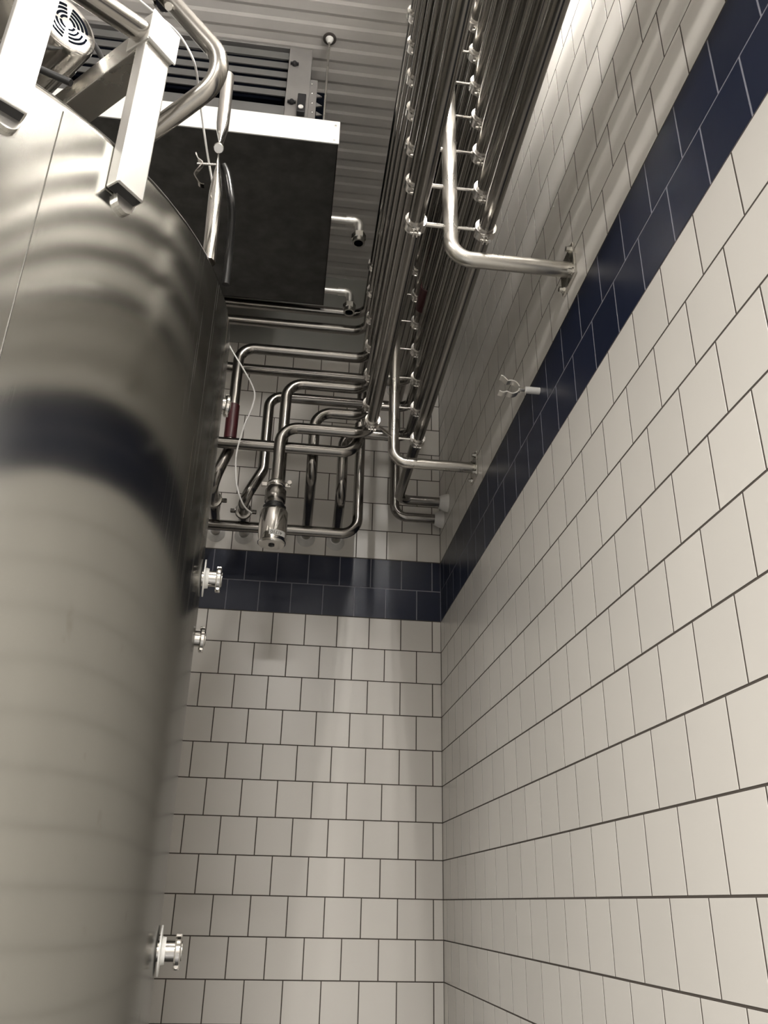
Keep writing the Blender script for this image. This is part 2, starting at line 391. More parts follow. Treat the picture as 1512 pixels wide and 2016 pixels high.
# ---------------------------------------------------------------- the steel tank
tank = thing('storage_tank', 'large cylindrical brushed steel tank with dried drips beside the tiled corner', 'tank')
tank.location = (TC.x, TC.y, 0)
def radial(ang, r, z): return Vector((math.cos(ang) * r, math.sin(ang) * r, z))
K = 0.034
bm = bmesh.new()
lathe(bm, (0, 0, 0), (0, 0, 1), [(TR, 0.35), (TR, 1.0), (TR, 2.0), (TR, TH - K)], 160, cap=False)
mk('shell', bm, TANK, tank, True)
bm = bmesh.new()
lathe(bm, (0, 0, 0), (0, 0, 1), [(TR, TH - K)] + [(TR - K + K * math.cos(a_), TH - K + K * math.sin(a_)) for a_ in [i * math.pi / 12 for i in range(1, 6)]] +
      [(TR - 0.05, TH + 0.004), (0.7, TH + 0.045), (0.4, TH + 0.075), (0.15, TH + 0.085)], 160)
mk('lid', bm, steel('lid_steel', (0.20, 0.19, 0.175), 0.13, rvar=0.02), tank, True)  # base darker than the shell, painting in the rim's dark ceiling reflection
mk('bottom', lathebm((0, 0, 0), (0, 0, 1), [(0.1, 0.20), (0.6, 0.25), (TR - 0.03, 0.32), (TR, 0.35)], 96), SATIN, tank, True)
for k in range(4):
    p = radial(math.pi / 4 + k * math.pi / 2, TR - 0.12, 0)
    mk('leg', lathebm(p, (0, 0, 1), [(0.09, 0), (0.09, 0.012), (0.05, 0.012), (0.05, 0.34)], 24), SATIN, tank, True)
# vertical weld seam
sa = math.radians(-47.6); bm = bmesh.new()
sweep(bm, [radial(sa, TR + 0.0002, z) for z in (0.4, 1.0, 2.0, 2.966)], 0.0014, 8)
mk('weld_seam', bm, WELD, tank, True)
# square tube posts of the top frame
def local(p): return Vector((p[0] - TC.x, p[1] - TC.y, p[2]))
def post(deg, ztop):
    a_ = math.radians(deg); c = radial(a_, TR + 0.019, 0); h = 0.037
    bm = boxbm((-0.018, -h, 2.862), (0.018, h, ztop), 0.004)
    o = mk('frame_post', bm, FRAME, tank); o.location = (c.x, c.y, 0); o.rotation_euler = (0, 0, a_)
    bm = boxbm((-0.014, -0.032, 2.8605), (0.014, 0.032, 2.864)); mk('post_end_shade', bm, BLACK, o)  # black sheet paints the shaded hollow of the open tube end
    # half-round pad welded to the shell behind the post
    bm = bmesh.new(); ys = [-0.043 + 0.086 * i / 10 for i in range(11)]
    ring = [(math.sqrt(max(0, 0.043 ** 2 - yy * yy)), yy) for yy in ys]
    front = [bm.verts.new((-0.008, 0.012 + yy * 0.6, 2.862 - d_ * 0.75)) for d_, yy in ring] + [bm.verts.new((-0.008, 0.0378, 2.98)), bm.verts.new((-0.008, -0.0138, 2.98))]
    bm.faces.new(front); r_ = bmesh.ops.extrude_face_region(bm, geom=bm.faces[:])
    for e in r_['geom']:
        if isinstance(e, bmesh.types.BMVert): e.co.x -= 0.012
    mk('mounting_pad', bm, FRAME, o)
    return o, c, a_
P2, c2, a2 = post(-37.96, 3.30)
P1, c1, a1 = post(-54.10, 3.62)
# head block on the second post with a closed end plate
hb = boxbm((-0.05, -0.040, 3.30), (0.026, 0.040, 3.392), 0.004)
HB = mk('frame_head', hb, FRAME, P2)
mk('end_plate', boxbm((0.026, -0.043, 3.297), (0.031, 0.043, 3.395), 0.002), WHITEPAINT, P2)
# round tie tube between the posts, and the radial bridge beams
tA = Vector((c2.x, c2.y, 3.352)); tB = Vector((c1.x, c1.y, 3.285))
dv = (tB - tA).normalized()
mk('tie_tube', tubebm([tA + dv * 0.038, tB - dv * 0.030], 0.027), MID, tank, True)
def beam(pa, pb, wd, ht, mat, name):
    pa = Vector(pa); pb = Vector(pb); d = (pb - pa); l = d.length
    o = mk(name, boxbm((0, -wd / 2, -ht / 2), (l, wd / 2, ht / 2), 0.003), mat, tank)
    d.normalize(); up = Vector((0, 0, 1)); sd = up.cross(d).normalized(); up = d.cross(sd)
    m = Matrix((d, sd, up)).transposed().to_4x4(); m.translation = pa; o.matrix_local = m
    return o
beam((c2.x, c2.y, 3.335), (math.cos(a2) * 0.12, math.sin(a2) * 0.12, 3.195), 0.07, 0.075, SATIN, 'bridge_beam')
beam((c1.x, c1.y, 3.565), (math.cos(a1) * 0.06, math.sin(a1) * 0.06, 3.565), 0.07, 0.075, SATIN, 'bridge_beam')
beam(radial(a2, 0.62, 3.175), radial(math.radians(-54.1), 0.62, 3.185), 0.012, 0.12, SATIN, 'cross_plate')
mk('gearbox_seat', lathebm((0, 0, 0), (0, 0, 1), [(0.16, TH + 0.07), (0.16, 3.16), (0.12, 3.18), (0.12, 3.50), (0.09, 3.53)], 36), SATIN, tank, True)

# tri-clamp ports on the tank side
def port(deg, z, disc, scale=1.0, lean=0.0, wing=-1):
    a_ = math.radians(deg); d = Vector((math.cos(a_), math.sin(a_), 0)); base = d * (TR - 0.005) + Vector((0, 0, z)); s = scale
    o = mk('port', lathebm(base, d, [(0.026 * s, 0), (0.026 * s, 0.050 * s if disc else 0.022 * s), (0.024 * s, 0.052 * s if disc else 0.024 * s)], 28), BRIGHT, tank, True)
    L0 = (0.050 if disc else 0.022) * s
    if disc:
        mk('backing_disc', lathebm(base, d + Vector((0, 0, lean)), [(0.060 * s, 0.009), (0.060 * s, 0.0125), (0.034 * s, 0.0125), (0.032 * s, 0.022), (0.027 * s, 0.022)], 40), WHITEPAINT, o, True)
    bm = lathebm(base, d, [(0.020 * s, L0), (0.033 * s, L0), (0.0375 * s, L0 + 0.004 * s), (0.0375 * s, L0 + 0.013 * s), (0.033 * s, L0 + 0.017 * s), (0.018 * s, L0 + 0.017 * s)], 32)
    cl = mk('clamp', bm, BRIGHT, o, True)
    mk('blank_cap', lathebm(base, d, [(0.024 * s, L0 + 0.012 * s), (0.024 * s, L0 + 0.019 * s), (0.018 * s, L0 + 0.021 * s)], 28), SATIN, o, True)
    tdir = Vector((-d.y, d.x, 0))
    q = base + d * (L0 + 0.0085 * s) + Vector((0, 0, wing * 0.036 * s))
    bm = lathebm(q - tdir * 0.016 * s, tdir, [(0.005 * s, 0), (0.008 * s, 0.003), (0.008 * s, 0.012 * s), (0.0035 * s, 0.013 * s), (0.0035 * s, 0.022 * s)], 14)
    box(bm, q - Vector((0.008, 0.008, 0.008)) * s, q + Vector((0.008, 0.008, 0.008)) * s, 0.002)
    mk('wing_nut', bm, BRIGHT, o, True)
    q2 = base + d * (L0 + 0.0085 * s) + Vector((0, 0, -wing * 0.034 * s))
    mk('hinge', boxbm(q2 - Vector((0.008, 0.011, 0.007)) * s, q2 + Vector((0.008, 0.011, 0.007)) * s, 0.002), BRIGHT, o)
    return o
port(4.5, 1.408, True, 0.82)
port(5.0, 2.257, True, 0.80)
port(9.0, 2.115, False, 0.78)
port(14.0, 2.87, False, 0.85)

# agitator motor, fan end pointing outward
motor = thing('electric_motor', 'horizontal agitator motor with slotted fan cover above the tank rim', 'motor')
ma = math.radians(-46.6); md = Vector((math.cos(ma), math.sin(ma), 0.0)); mo = Vector((-1.358, -2.445, 3.396))
mk('body', lathebm(mo, -md, [(0.074, 0.05), (0.074, 0.24), (0.09, 0.245), (0.09, 0.27), (0.05, 0.275), (0.05, 0.655)], 40), SATIN, motor, True)
fc = mk('fan_cover', lathebm(mo, -md, [(0.066, 0.0), (0.076, 0.005), (0.081, 0.016), (0.081, 0.085), (0.083, 0.09), (0.083, 0.10), (0.07, 0.10)], 48), BRIGHT, motor, True)
_, mu_, mv_ = frame_of(md)
for ri, rr in enumerate((0.018, 0.029, 0.040, 0.051)):
    for k in range(4):
        bm = bmesh.new(); a0 = k * math.pi / 2 + 0.12 + 0.12; sp_ = math.pi / 2 - 0.30; vi = []; vo = []
        for i in range(11):
            a_ = a0 + sp_ * i / 10; dirv = mu_ * math.cos(a_) + mv_ * math.sin(a_)
            vi.append(bm.verts.new(mo + md * 0.0008 + dirv * (rr - 0.0029))); vo.append(bm.verts.new(mo + md * 0.0008 + dirv * (rr + 0.0029)))
        for i in range(10): bm.faces.new((vi[i], vi[i + 1], vo[i + 1], vo[i]))
        r_ = bmesh.ops.extrude_face_region(bm, geom=bm.faces[:])
        for e in r_['geom']:
            if isinstance(e, bmesh.types.BMVert): e.co -= md * 0.002
        mk('slot', bm, VOID, fc)  # dark plate painting the shade inside a slot
for k in range(10):
    a_ = math.radians(20 + 36 * k); dirv = mu_ * math.cos(a_) + mv_ * math.sin(a_)
    bm = sweep(bmesh.new(), [mo - md * 0.105 + dirv * 0.074, mo - md * 0.235 + dirv * 0.074], 0.004, 6); mk('cooling_fin', bm, SATIN, motor)
hp = [aty(45, 112, -2.45), aty(72, 132, -2.43), aty(105, 148, -2.42), aty(140, 163, -2.42)]
tag(mk('motor_cable', sweep(bmesh.new(), spline(hp), 0.0085, 10), RUBBER, None, True), 'thick black cable looping below the agitator motor', 'cable')
hp = [atz(183, 84, 3.50), atz(192, 98, 3.47), atz(206, 124, 3.42)]
tag(mk('motor_cable', sweep(bmesh.new(), spline(hp), 0.007, 10), RUBBER, None, True), 'short black cable arching behind the agitator motor', 'cable')

# bent pipe beside the frame head
vp = thing('bent_pipe', 'thick bent steel pipe with tri-clamp joint above the tank rim', 'pipe')
q0 = atz(322, -14, 3.62); q1 = atz(460, 140, 3.36); q2 = atz(300, 258, 3.24); q3 = q2 + (q2 - q1) * 0.5
mk('tube', tubebm([q0, q1, q2, q3], 0.0235, 0.085, 28), MID, vp, True)
dq = (q1 - q0).normalized(); a0 = q0 + dq * 0.004
mk('clamp', lathebm(a0, dq, [(0.024, 0), (0.036, 0), (0.040, 0.005), (0.040, 0.014), (0.036, 0.019), (0.024, 0.019)], 30), BRIGHT, vp, True)
pw = a0 + dq * 0.01 + Vector((0.01, -0.01, -0.045))
mk('wing_nut', lathebm(pw, (0.3, -0.4, -1), [(0.006, -0.012), (0.006, 0.012), (0.010, 0.012), (0.010, 0.02)], 12), BRIGHT, vp, True)
mk('ferrule', tubebm([q0 - dq * 0.10, q0], 0.026), STEEL, vp, True)

# strut with flattened ends at the rim, with its pipe clip
st = thing('rim_strut', 'shiny upright strut with pinched middle and open pipe clip at the tank rim', 'strut')
YS = -2.10
s_top = aty(449, 150, YS); s_mid = aty(432, 308, YS); s_bot = aty(412, 500, YS); s_bot.z = TH + 0.002
def flat_tube(pa, pb, r, flat_end):
    bm = bmesh.new(); rings = []; n = 24; m = 14
    for i in range(m):
        t = i / (m - 1); p = pa.lerp(pb, t); e = t if flat_end else 1 - t
        f = 0 if e < 0.60 else min(1, (e - 0.60) / 0.40); f = f * f * (3 - 2 * f)
        rx = r * (1 - f) + 0.0028 * f; ry = r * (1 + 0.45 * f)
        rings.append([bm.verts.new(p + Vector((math.cos(2 * math.pi * k / n) * rx, math.sin(2 * math.pi * k / n) * ry, 0))) for k in range(n)])
    for A, B in zip(rings, rings[1:]):
        for k in range(n): bm.faces.new((A[k], A[(k + 1) % n], B[(k + 1) % n], B[k]))
    bm.faces.new(rings[0]); bm.faces.new(rings[-1]); return bm
mk('upper_tube', flat_tube(s_top, s_mid, 0.0185, True), BRIGHT, st, True)
mk('lower_tube', flat_tube(s_mid, s_bot, 0.0185, False), BRIGHT, st, True)
fw = (CAM - s_mid).normalized()
nd = s_mid + Vector((0, -0.03, 0))
mk('node_disc', lathebm(nd, (0.05, -0.55, -0.83), [(0.014, 0), (0.014, 0.008), (0.0125, 0.010)], 28), BRIGHT, st, True)
cl0 = aty(388, 322, YS - 0.03)
cp = mk('clip_rod', sweep(bmesh.new(), [aty(425, 324, YS - 0.03), cl0], 0.0035, 10), BRIGHT, st, True)
pts = [aty(a_, b2, YS - 0.03) for a_, b2 in ((386, 304), (390, 314), (399, 322), (394, 330), (387, 338), (383, 346), (388, 356), (394, 364), (402, 366))]
def strip(bm, pts, wdir, wid, thick):
    w1 = Vector(wdir).normalized(); rings = []
    for i, p in enumerate(pts):
        d = (pts[min(i + 1, len(pts) - 1)] - pts[max(i - 1, 0)]).normalized(); nrm = d.cross(w1).normalized() * thick / 2; w2 = w1 * wid / 2
        rings.append([bm.verts.new(p + q) for q in (-w2 - nrm, w2 - nrm, w2 + nrm, -w2 + nrm)])
    for A, B in zip(rings, rings[1:]):
        for k in range(4): bm.faces.new((A[k], A[(k + 1) % 4], B[(k + 1) % 4], B[k]))
    bm.faces.new(rings[0]); bm.faces.new(rings[-1]); return bm
mk('open_clip', strip(bmesh.new(), spline(pts, 4), (0, 1, 0), 0.014, 0.003), BRIGHT, st, True)
hz = [s_mid + Vector((0.008, 0.03, 0.0)), aty(447, 345, YS + 0.04), aty(455, 395, YS + 0.05), aty(456, 440, YS + 0.09), aty(451, 500, YS + 0.14), aty(444, 560, YS + 0.16)]
tag(mk('dark_hose', sweep(bmesh.new(), spline(hz), 0.011, 14), simple('dark_grey_hose', (0.012, 0.012, 0.012), 0.3), None, True), 'dark grey hose bowing down behind the rim strut', 'hose')
cab = [aty(268, -5, -2.3), aty(305, 26, -2.3), aty(340, 55, -2.3), aty(362, 82, -2.3), aty(382, 122, -2.28), aty(390, 165, -2.2), aty(397, 225, -2.12), aty(408, 300, -2.05), aty(419, 365, -2.02), aty(428, 420, -2.0)]
tag(mk('white_cable', sweep(bmesh.new(), spline(cab), 0.0032, 8), WHITEPLASTIC, None, True), 'thin white cable hanging from the frame head past the strut', 'cable')
cab = [aty(440, 660, -0.84), aty(458, 692, -0.84), aty(480, 728, -0.84), aty(498, 762, -0.84), aty(501, 785, -0.84), aty(490, 818, -0.84), aty(483, 832, -0.84), aty(467, 885, -0.84), aty(464, 920, -0.84), aty(467, 960, -0.84), aty(480, 995, -0.84), aty(496, 1010, -0.84)]
tag(mk('white_cable', sweep(bmesh.new(), spline(cab), 0.0032, 8), WHITEPLASTIC, None, True), 'thin white cable dangling in front of the back wall pipes', 'cable')

# ---------------------------------------------------------------- pipe rack along the right wall
PR = 0.0238; XLp, XRp = -0.452, -0.247; Zk = [3.293 + 0.1535 * k for k in range(7)]
ordin = ['lowest', 'second lowest', 'third lowest', 'middle', 'third highest', 'second highest', 'topmost']
def collar(parent, p, d, r=0.042):
    return mk('wall_collar', lathebm(p, d, [(r * 0.72, -0.045), (r, -0.018), (r * 1.08, -0.0008)], 28), WHITEPLASTIC, parent, True)
def pipe(name, label, pts, R=0.075, group='steel process pipes', r=PR):
    t = thing(name, label, 'pipe', group)
    mk('tube', tubebm(pts, r, R), STEEL, t, True); return t
def ring_clamp(parent, p, q, f):
    p = Vector(p); q = Vector(q); d = (q - p).normalized(); c = p.lerp(q, f)
    o = mk('tri_clamp', lathebm(c, d, [(0.026, -0.013), (0.035, -0.012), (0.038, -0.006), (0.038, 0.006), (0.035, 0.012), (0.026, 0.013)], 30), STEEL, parent, True)
    for sx in (-1, 1): mk('lug', boxbm(c + Vector((sx * 0.047 - 0.011, -0.009, -0.008)), c + Vector((sx * 0.047 + 0.011, 0.009, 0.008)), 0.003), STEEL, o)
Y0 = YF + 0.002
NEAR = lambda x, z: (x, Y0, z)
A_y, B_y, C_y, D_y = -0.815, -0.705, -0.68, -0.70
Ax = aty(547, 920, A_y).x
LA = pipe('rack_pipe', 'lowest pipe of the outer rack column, bending down to the valve', [NEAR(XLp, Zk[0]), (XLp, A_y, Zk[0]), (Ax, A_y, Zk[0]), (Ax, A_y, 3.03)])
Bx = aty(614, 920, B_y).x
LB = pipe('rack_pipe', 'second lowest pipe of the outer rack column, dropping to a wall collar', [NEAR(XLp, Zk[1]), (XLp, B_y, Zk[1]), (Bx, B_y, Zk[1]), (Bx, B_y, 3.145), (-0.677, 0.0, 3.145)]); collar(LB, (-0.677, 0, 3.145), (0, 1, 0))
Cx = aty(558, 850, C_y).x
LC = pipe('rack_pipe', 'third lowest pipe of the outer rack column, dropping behind the valve', [NEAR(XLp, Zk[2]), (XLp, C_y, Zk[2]), (Cx, C_y, Zk[2]), (Cx, C_y, 3.145), (Cx, 0.0, 3.145)]); collar(LC, (Cx, 0, 3.145), (0, 1, 0))
Dx = aty(462, 780, D_y).x
dA = aty(453, 888, D_y); dB = aty(418, 950, D_y)
LD = pipe('rack_pipe', 'middle pipe of the outer rack column, with red sleeve on its drop', [NEAR(XLp, Zk[3]), (XLp, D_y, Zk[3]), (Dx, D_y, Zk[3]), (Dx, D_y, dA.z), dB, (-1.118, -0.006, 3.14)], 0.07); collar(LD, (-1.118, 0, 3.14), (0, 1, 0)); ring_clamp(LD, dB, (-1.118, 0, 3.14), 0.30)
r0 = aty(459, 798, D_y).z; r1 = aty(455, 866, D_y).z
mk('red_sleeve', lathebm((Dx, D_y, r1), (0, 0, 1), [(PR, 0), (PR + 0.003, 0.002), (PR + 0.003, r0 - r1 - 0.002), (PR, r0 - r1)], 24), REDTAPE, LD, True)
H_y = -0.35; Hz = aty(640, 1048, H_y).z; Hx = XLp - 0.006
LH = pipe('rack_pipe', 'third highest pipe of the outer rack column, dropping to the low cross run', [NEAR(XLp, Zk[4]), (XLp, H_y, Zk[4]), (XLp, H_y, Hz), (-1.9, H_y, Hz)])
T5 = atz(600, 642, Zk[5]).y; T6 = atz(600, 609, Zk[6]).y
L5 = pipe('rack_pipe', 'second highest pipe of the outer rack column, turning along the back wall', [NEAR(XLp, Zk[5]), (XLp, T5, Zk[5]), (-2.4, T5, Zk[5])])
L6 = pipe('rack_pipe', 'topmost pipe of the outer rack column, turning along the back wall', [NEAR(XLp, Zk[6]), (XLp, T6, Zk[6]), (-2.4, T6, Zk[6])])
R0 = pipe('rack_pipe', 'lowest pipe of the rack column beside the wall, turning into that wall', [NEAR(XRp, Zk[0]), (XRp, -0.215, Zk[0]), (0, -0.215, Zk[0])], 0.06); collar(R0, (0, -0.215, Zk[0]), (1, 0, 0))
G_y = -0.55
R1 = pipe('rack_pipe', 'second lowest pipe of the rack column beside the wall, arching down to a collar', [NEAR(XRp, Zk[1]), (XRp, G_y, Zk[1]), (-0.545, G_y, Zk[1]), (-0.545, G_y, 3.135), (-0.53, 0.0, 3.135)]); collar(R1, (-0.53, 0, 3.135), (0, 1, 0))
e_y = atz(640, 789, Zk[2]).y; ex = aty(524, 860, e_y).x; eA = aty(514, 925, e_y); eB = aty(479, 985, e_y)
R2 = pipe('rack_pipe', 'third lowest pipe of the rack column beside the wall, dropping with a jog', [NEAR(XRp, Zk[2]), (XRp, e_y, Zk[2]), (ex, e_y, Zk[2]), (ex, e_y, eA.z), eB, (-0.982, -0.006, 3.137)], 0.06)
collar(R2, (-0.982, 0, 3.137), (0, 1, 0)); ring_clamp(R2, eB, (-0.982, 0, 3.137), 0.28)
f_y = atz(590, 735, Zk[3]).y
R3 = pipe('rack_pipe', 'middle pipe of the rack column beside the wall, turning towards the tank', [NEAR(XRp, Zk[3]), (XRp, f_y, Zk[3]), (-1.9, f_y, Zk[3])])
R4 = pipe('rack_pipe', 'third highest pipe of the rack column beside the wall, dropping in the corner', [NEAR(XRp, Zk[4]), (XRp, -0.085, Zk[4]), (XRp, -0.085, 3.262), (0, -0.085, 3.262)], 0.06); collar(R4, (0, -0.085, 3.262), (1, 0, 0))
R5 = pipe('rack_pipe', 'second highest pipe of the rack column beside the wall, running straight to the corner', [NEAR(XRp, Zk[5]), (XRp, 0, Zk[5])]); collar(R5, (XRp, 0, Zk[5]), (0, 1, 0))
R6 = pipe('rack_pipe', 'topmost pipe of the rack column beside the wall, running straight to the corner', [NEAR(XRp, Zk[6]), (XRp, 0, Zk[6])]); collar(R6, (XRp, 0, Zk[6]), (0, 1, 0))
sl = -1.05
mk('red_sleeve', lathebm((XRp, sl, Zk[4]), (0, 1, 0), [(PR, 0), (PR + 0.003, 0.002), (PR + 0.003, 0.148), (PR, 0.15)], 24), REDTAPE, R4, True)
# horizontal run from the tank that rises into the rack
F_y = -0.762; fz = aty(600, 884, F_y).z
fp = thing('cross_pipe', 'steel pipe leaving the tank side level and sweeping up under the rack', 'pipe', 'steel process pipes')
mk('tube', tubebm([(-1.45, F_y, fz), (-0.50, F_y, fz), (-0.487, F_y, Zk[1] - 0.08)], PR, 0.10), STEEL, fp, True)

# wall brackets with their clamps
def bracket(yb, label, l0y):
    t = thing('pipe_bracket', label, 'bracket', 'pipe rack brackets')
    xp = -0.349; za = 3.178
    mk('bent_post', tubebm([(-0.008, yb, za), (xp, yb, za), (xp, yb, 4.30)], 0.0225, 0.06, 28), POST, t, True)
    pl = mk('wall_plate', boxbm((-0.008, yb - 0.055, za - 0.055), (0.0, yb + 0.055, za + 0.055), 0.0015), SATIN, t)
    for sy in (-1, 1):
        for sz in (-1, 1):
            mk('bolt', lathebm((-0.008, yb + sy * 0.040, za + sz * 0.040), (-1, 0, 0), [(0.011, 0), (0.011, 0.004), (0.008, 0.004), (0.008, 0.014)], 6), SATIN, pl)
    for k in range(7):
        for side, xc, rr in ((-1, XLp, 0.0072), (1, XRp, 0.0052)):
            yc = l0y if (k == 0 and side < 0) else yb
            st_ = Vector((xp, yb, Zk[k])); en = Vector((xc, yc, Zk[k])); d = (en - st_).normalized()
            ro = mk('rung', sweep(bmesh.new(), [st_ + d * 0.021, en - d * (0.0295 / max(0.3, abs(d.x)))], rr, 12), BRIGHT, t, True)
            bm = bmesh.new(); wy = 0.015
            lathe(bm, (xc, yc, Zk[k]), (0, 1, 0), [(0.0240, -wy), (0.0315, -wy - 0.001), (0.0330, -wy + 0.003), (0.0322, -wy + 0.008), (0.0322, wy - 0.008), (0.0330, wy - 0.003), (0.0315, wy + 0.001), (0.0240, wy), (0.0240, -wy)], 32, cap=False)
            cl = mk('pipe_clamp', bm, CLAMPM, t, True)
            bm = bmesh.new()
            for sx in (-1, 1): box(bm, (xc + sx * 0.0055 - 0.002, yc - 0.009, Zk[k] - 0.046), (xc + sx * 0.0055 + 0.002, yc + 0.009, Zk[k] - 0.026), 0.0006)
            lathe(bm, (xc - 0.016, yc, Zk[k] - 0.038), (1, 0, 0), [(0.0035, 0), (0.0035, 0.032)], 8)
            lathe(bm, (xc + 0.009, yc, Zk[k] - 0.038), (1, 0, 0), [(0.0065, 0), (0.0065, 0.006)], 6)
            mk('clamp_screw', bm, BRIGHT, cl)
    return t
bracket(-2.03, 'bright bent tube bracket holding the pipe rack beside the fan cooler', -2.03)
bracket(-0.80, 'darker bent tube bracket holding the pipe rack near the room corner', -0.918)

# empty pipe clip on the right wall
cw = atx(1062, 770, 0.0)
clip = thing('wall_pipe_clip', 'empty open steel pipe clip on a white spacer at the navy tile band', 'pipe clip')
mk('spacer', lathebm((0, cw.y, cw.z), (-1, 0, 0), [(0.011, 0), (0.011, 0.045), (0.008, 0.047)], 20), WHITEPLASTIC, clip, True)
mk('stud', lathebm((-0.045, cw.y, cw.z), (-1, 0, 0), [(0.006, 0), (0.006, 0.018), (0.010, 0.018), (0.010, 0.024)], 12), BRIGHT, clip, True)
def arc(cx, cz, r, a0, a1, n=14, yy=0): return [Vector((cx + r * math.cos(math.radians(a0 + (a1 - a0) * i / n)), yy, cz + r * math.sin(math.radians(a0 + (a1 - a0) * i / n)))) for i in range(n + 1)]
ccx = -0.092
hi = arc(ccx, cw.z, 0.024, -5, 118, yy=cw.y); hi += [hi[-1] + Vector((-0.014, 0, 0.016)), hi[-1] + Vector((-0.022, 0, 0.018))]
lo = arc(ccx, cw.z, 0.024, 5, -128, yy=cw.y); lo += [lo[-1] + Vector((-0.016, 0, -0.004)), lo[-1] + Vector((-0.026, 0, 0.0))]
mk('upper_jaw', strip(bmesh.new(), hi, (0, 1, 0), 0.024, 0.004), FRAME, clip, True)
mk('lower_jaw', strip(bmesh.new(), lo, (0, 1, 0), 0.024, 0.004), FRAME, clip, True)

# valve with its steel actuator can under the lowest rack pipe
va = thing('valve_actuator', 'hanging valve with cylindrical steel actuator can and printed label', 'valve')
vx, vy = Ax, A_y
ztop = 3.03; zc1 = aty(540, 1006, A_y).z; zc0 = aty(536, 1073, A_y).z
mk('can', lathebm((vx, vy, 0), (0, 0, 1), [(0.050, zc0), (0.054, zc0 + 0.004), (0.0555, zc0 + 0.012), (0.0555, zc1 - 0.010), (0.050, zc1), (0.03, zc1)], 48), BRIGHT, va, True)
mk('bottom_plug', lathebm((vx, vy, zc0), (0, 0, -1), [(0.012, -0.002), (0.012, 0.004), (0.008, 0.006)], 16), BLACK, va, True)
mk('neck', lathebm((vx, vy, 0), (0, 0, 1), [(0.032, zc1 - 0.004), (0.044, zc1 + 0.004), (0.046, zc1 + 0.016), (0.036, zc1 + 0.022), (0.036, zc1 + 0.030)], 36), BLACK, va, True)
mk('valve_body', lathebm((vx, vy, 0), (0, 0, 1), [(0.036, zc1 + 0.030), (0.042, zc1 + 0.038), (0.042, 2.995), (0.034, 3.008)], 36), STEEL, va, True)
bm = lathebm((vx, vy, 0), (0, 0, 1), [(0.0256, 3.008), (0.035, 3.010), (0.039, 3.016), (0.039, 3.028), (0.035, 3.034), (0.0256, 3.036)], 32)
tc_ = mk('tri_clamp', bm, BRIGHT, va, True)
for s in (-1, 1):
    mk('lug', boxbm((vx + s * 0.047 - 0.012, vy - 0.010, 3.013), (vx + s * 0.047 + 0.012, vy + 0.010, 3.031), 0.003), BRIGHT, tc_)
mk('wing_nut', lathebm((vx + 0.052, vy - 0.012, 3.022), (0, -1, 0), [(0.004, -0.03), (0.004, 0.012), (0.009, 0.012), (0.009, 0.022)], 12), BRIGHT, tc_, True)
# label wrapped on the can, its print upside down
bm = bmesh.new(); lr = 0.0560; la0, la1 = math.radians(-102), math.radians(-28); lz0, lz1 = zc0 + 0.022, zc0 + 0.044; A_ = []; B_ = []
for i in range(17):
    a_ = la0 + (la1 - la0) * i / 16
    A_.append(bm.verts.new((vx + lr * math.cos(a_), vy + lr * math.sin(a_), lz0))); B_.append(bm.verts.new((vx + lr * math.cos(a_), vy + lr * math.sin(a_), lz1)))
for i in range(16): bm.faces.new((A_[i], A_[i + 1], B_[i + 1], B_[i]))
lab = mk('label', bm, PAPER, va, True)
tcu = bpy.data.curves.new('label_text', 'FONT'); tcu.body = '41710'; tcu.size = 0.019; tcu.align_x = 'CENTER'; tcu.align_y = 'CENTER'
tob = bpy.data.objects.new('label_text', tcu); COL.objects.link(tob)
bpy.context.view_layer.update()
tme = bpy.data.meshes.new_from_object(tob.evaluated_get(bpy.context.evaluated_depsgraph_get()))
bpy.data.objects.remove(tob)
lac = (la0 + la1) / 2 - 0.12; lzc = (lz0 + lz1) / 2
for v in tme.vertices:
    s_, t_ = -v.co.x, -v.co.y                                   # turned upside down
    a_ = lac + s_ / lr; v.co = (vx + (lr + 0.0004) * math.cos(a_), vy + (lr + 0.0004) * math.sin(a_), lzc + t_)
tme.materials.clear(); tme.materials.append(INK)
to = bpy.data.objects.new('label_print', tme); COL.objects.link(to); to.parent = lab

# ---------------------------------------------------------------- fan cooler under the ceiling
cool = thing('ceiling_cooler', 'ceiling hung air cooler with louvred front and black underside', 'air cooler')
YC = -1.513; zb = 4.16; xr = -0.671; yb_ = -0.54; xl = -2.9
zt = aty(640, 237, YC).z
bm = bmesh.new(); box(bm, (xl, YC + 0.004, zb), (xr - 0.003, yb_, zb + 0.006)); box(bm, (xr - 0.006, YC + 0.004, zb), (xr - 0.003, yb_, zt - 0.01)); box(bm, (xl, yb_ - 0.004, zb), (xr - 0.003, yb_, zt - 0.01))
mk('drip_tray', bm, BLACKTRAY, cool)
fl = mk('front_flange', boxbm((xl, YC - 0.002, zb - 0.001), (xr, YC + 0.004, zt), 0.0012), WHITEPAINT, cool)
for px, py in ((661, 249), (658, 277)):
    p = aty(px, py, YC); mk('screw', lathebm((p.x, YC - 0.002, p.z), (0, -1, 0), [(0.004, 0), (0.004, 0.002), (0.002, 0.003)], 10), SATIN, fl)
YB = YC + 0.07
zs = [aty(564, v, YB).z for v in (97, 116.5, 135, 153, 172, 190, 213)]
xb = aty(566, 150, YB).x; xe = aty(611, 160, YB).x
body_top = min(zs[0] + 0.01, ZC - 0.04)
mk('casing', boxbm((xl + 0.05, YB + 0.06, zb + 0.012), (xe - 0.01, yb_ - 0.05, body_top), 0.002), VOID, cool)
mk('top_cover', boxbm((xl + 0.05, YB, body_top), (xe, yb_ - 0.05, body_top + 0.012), 0.002), GALV, cool)
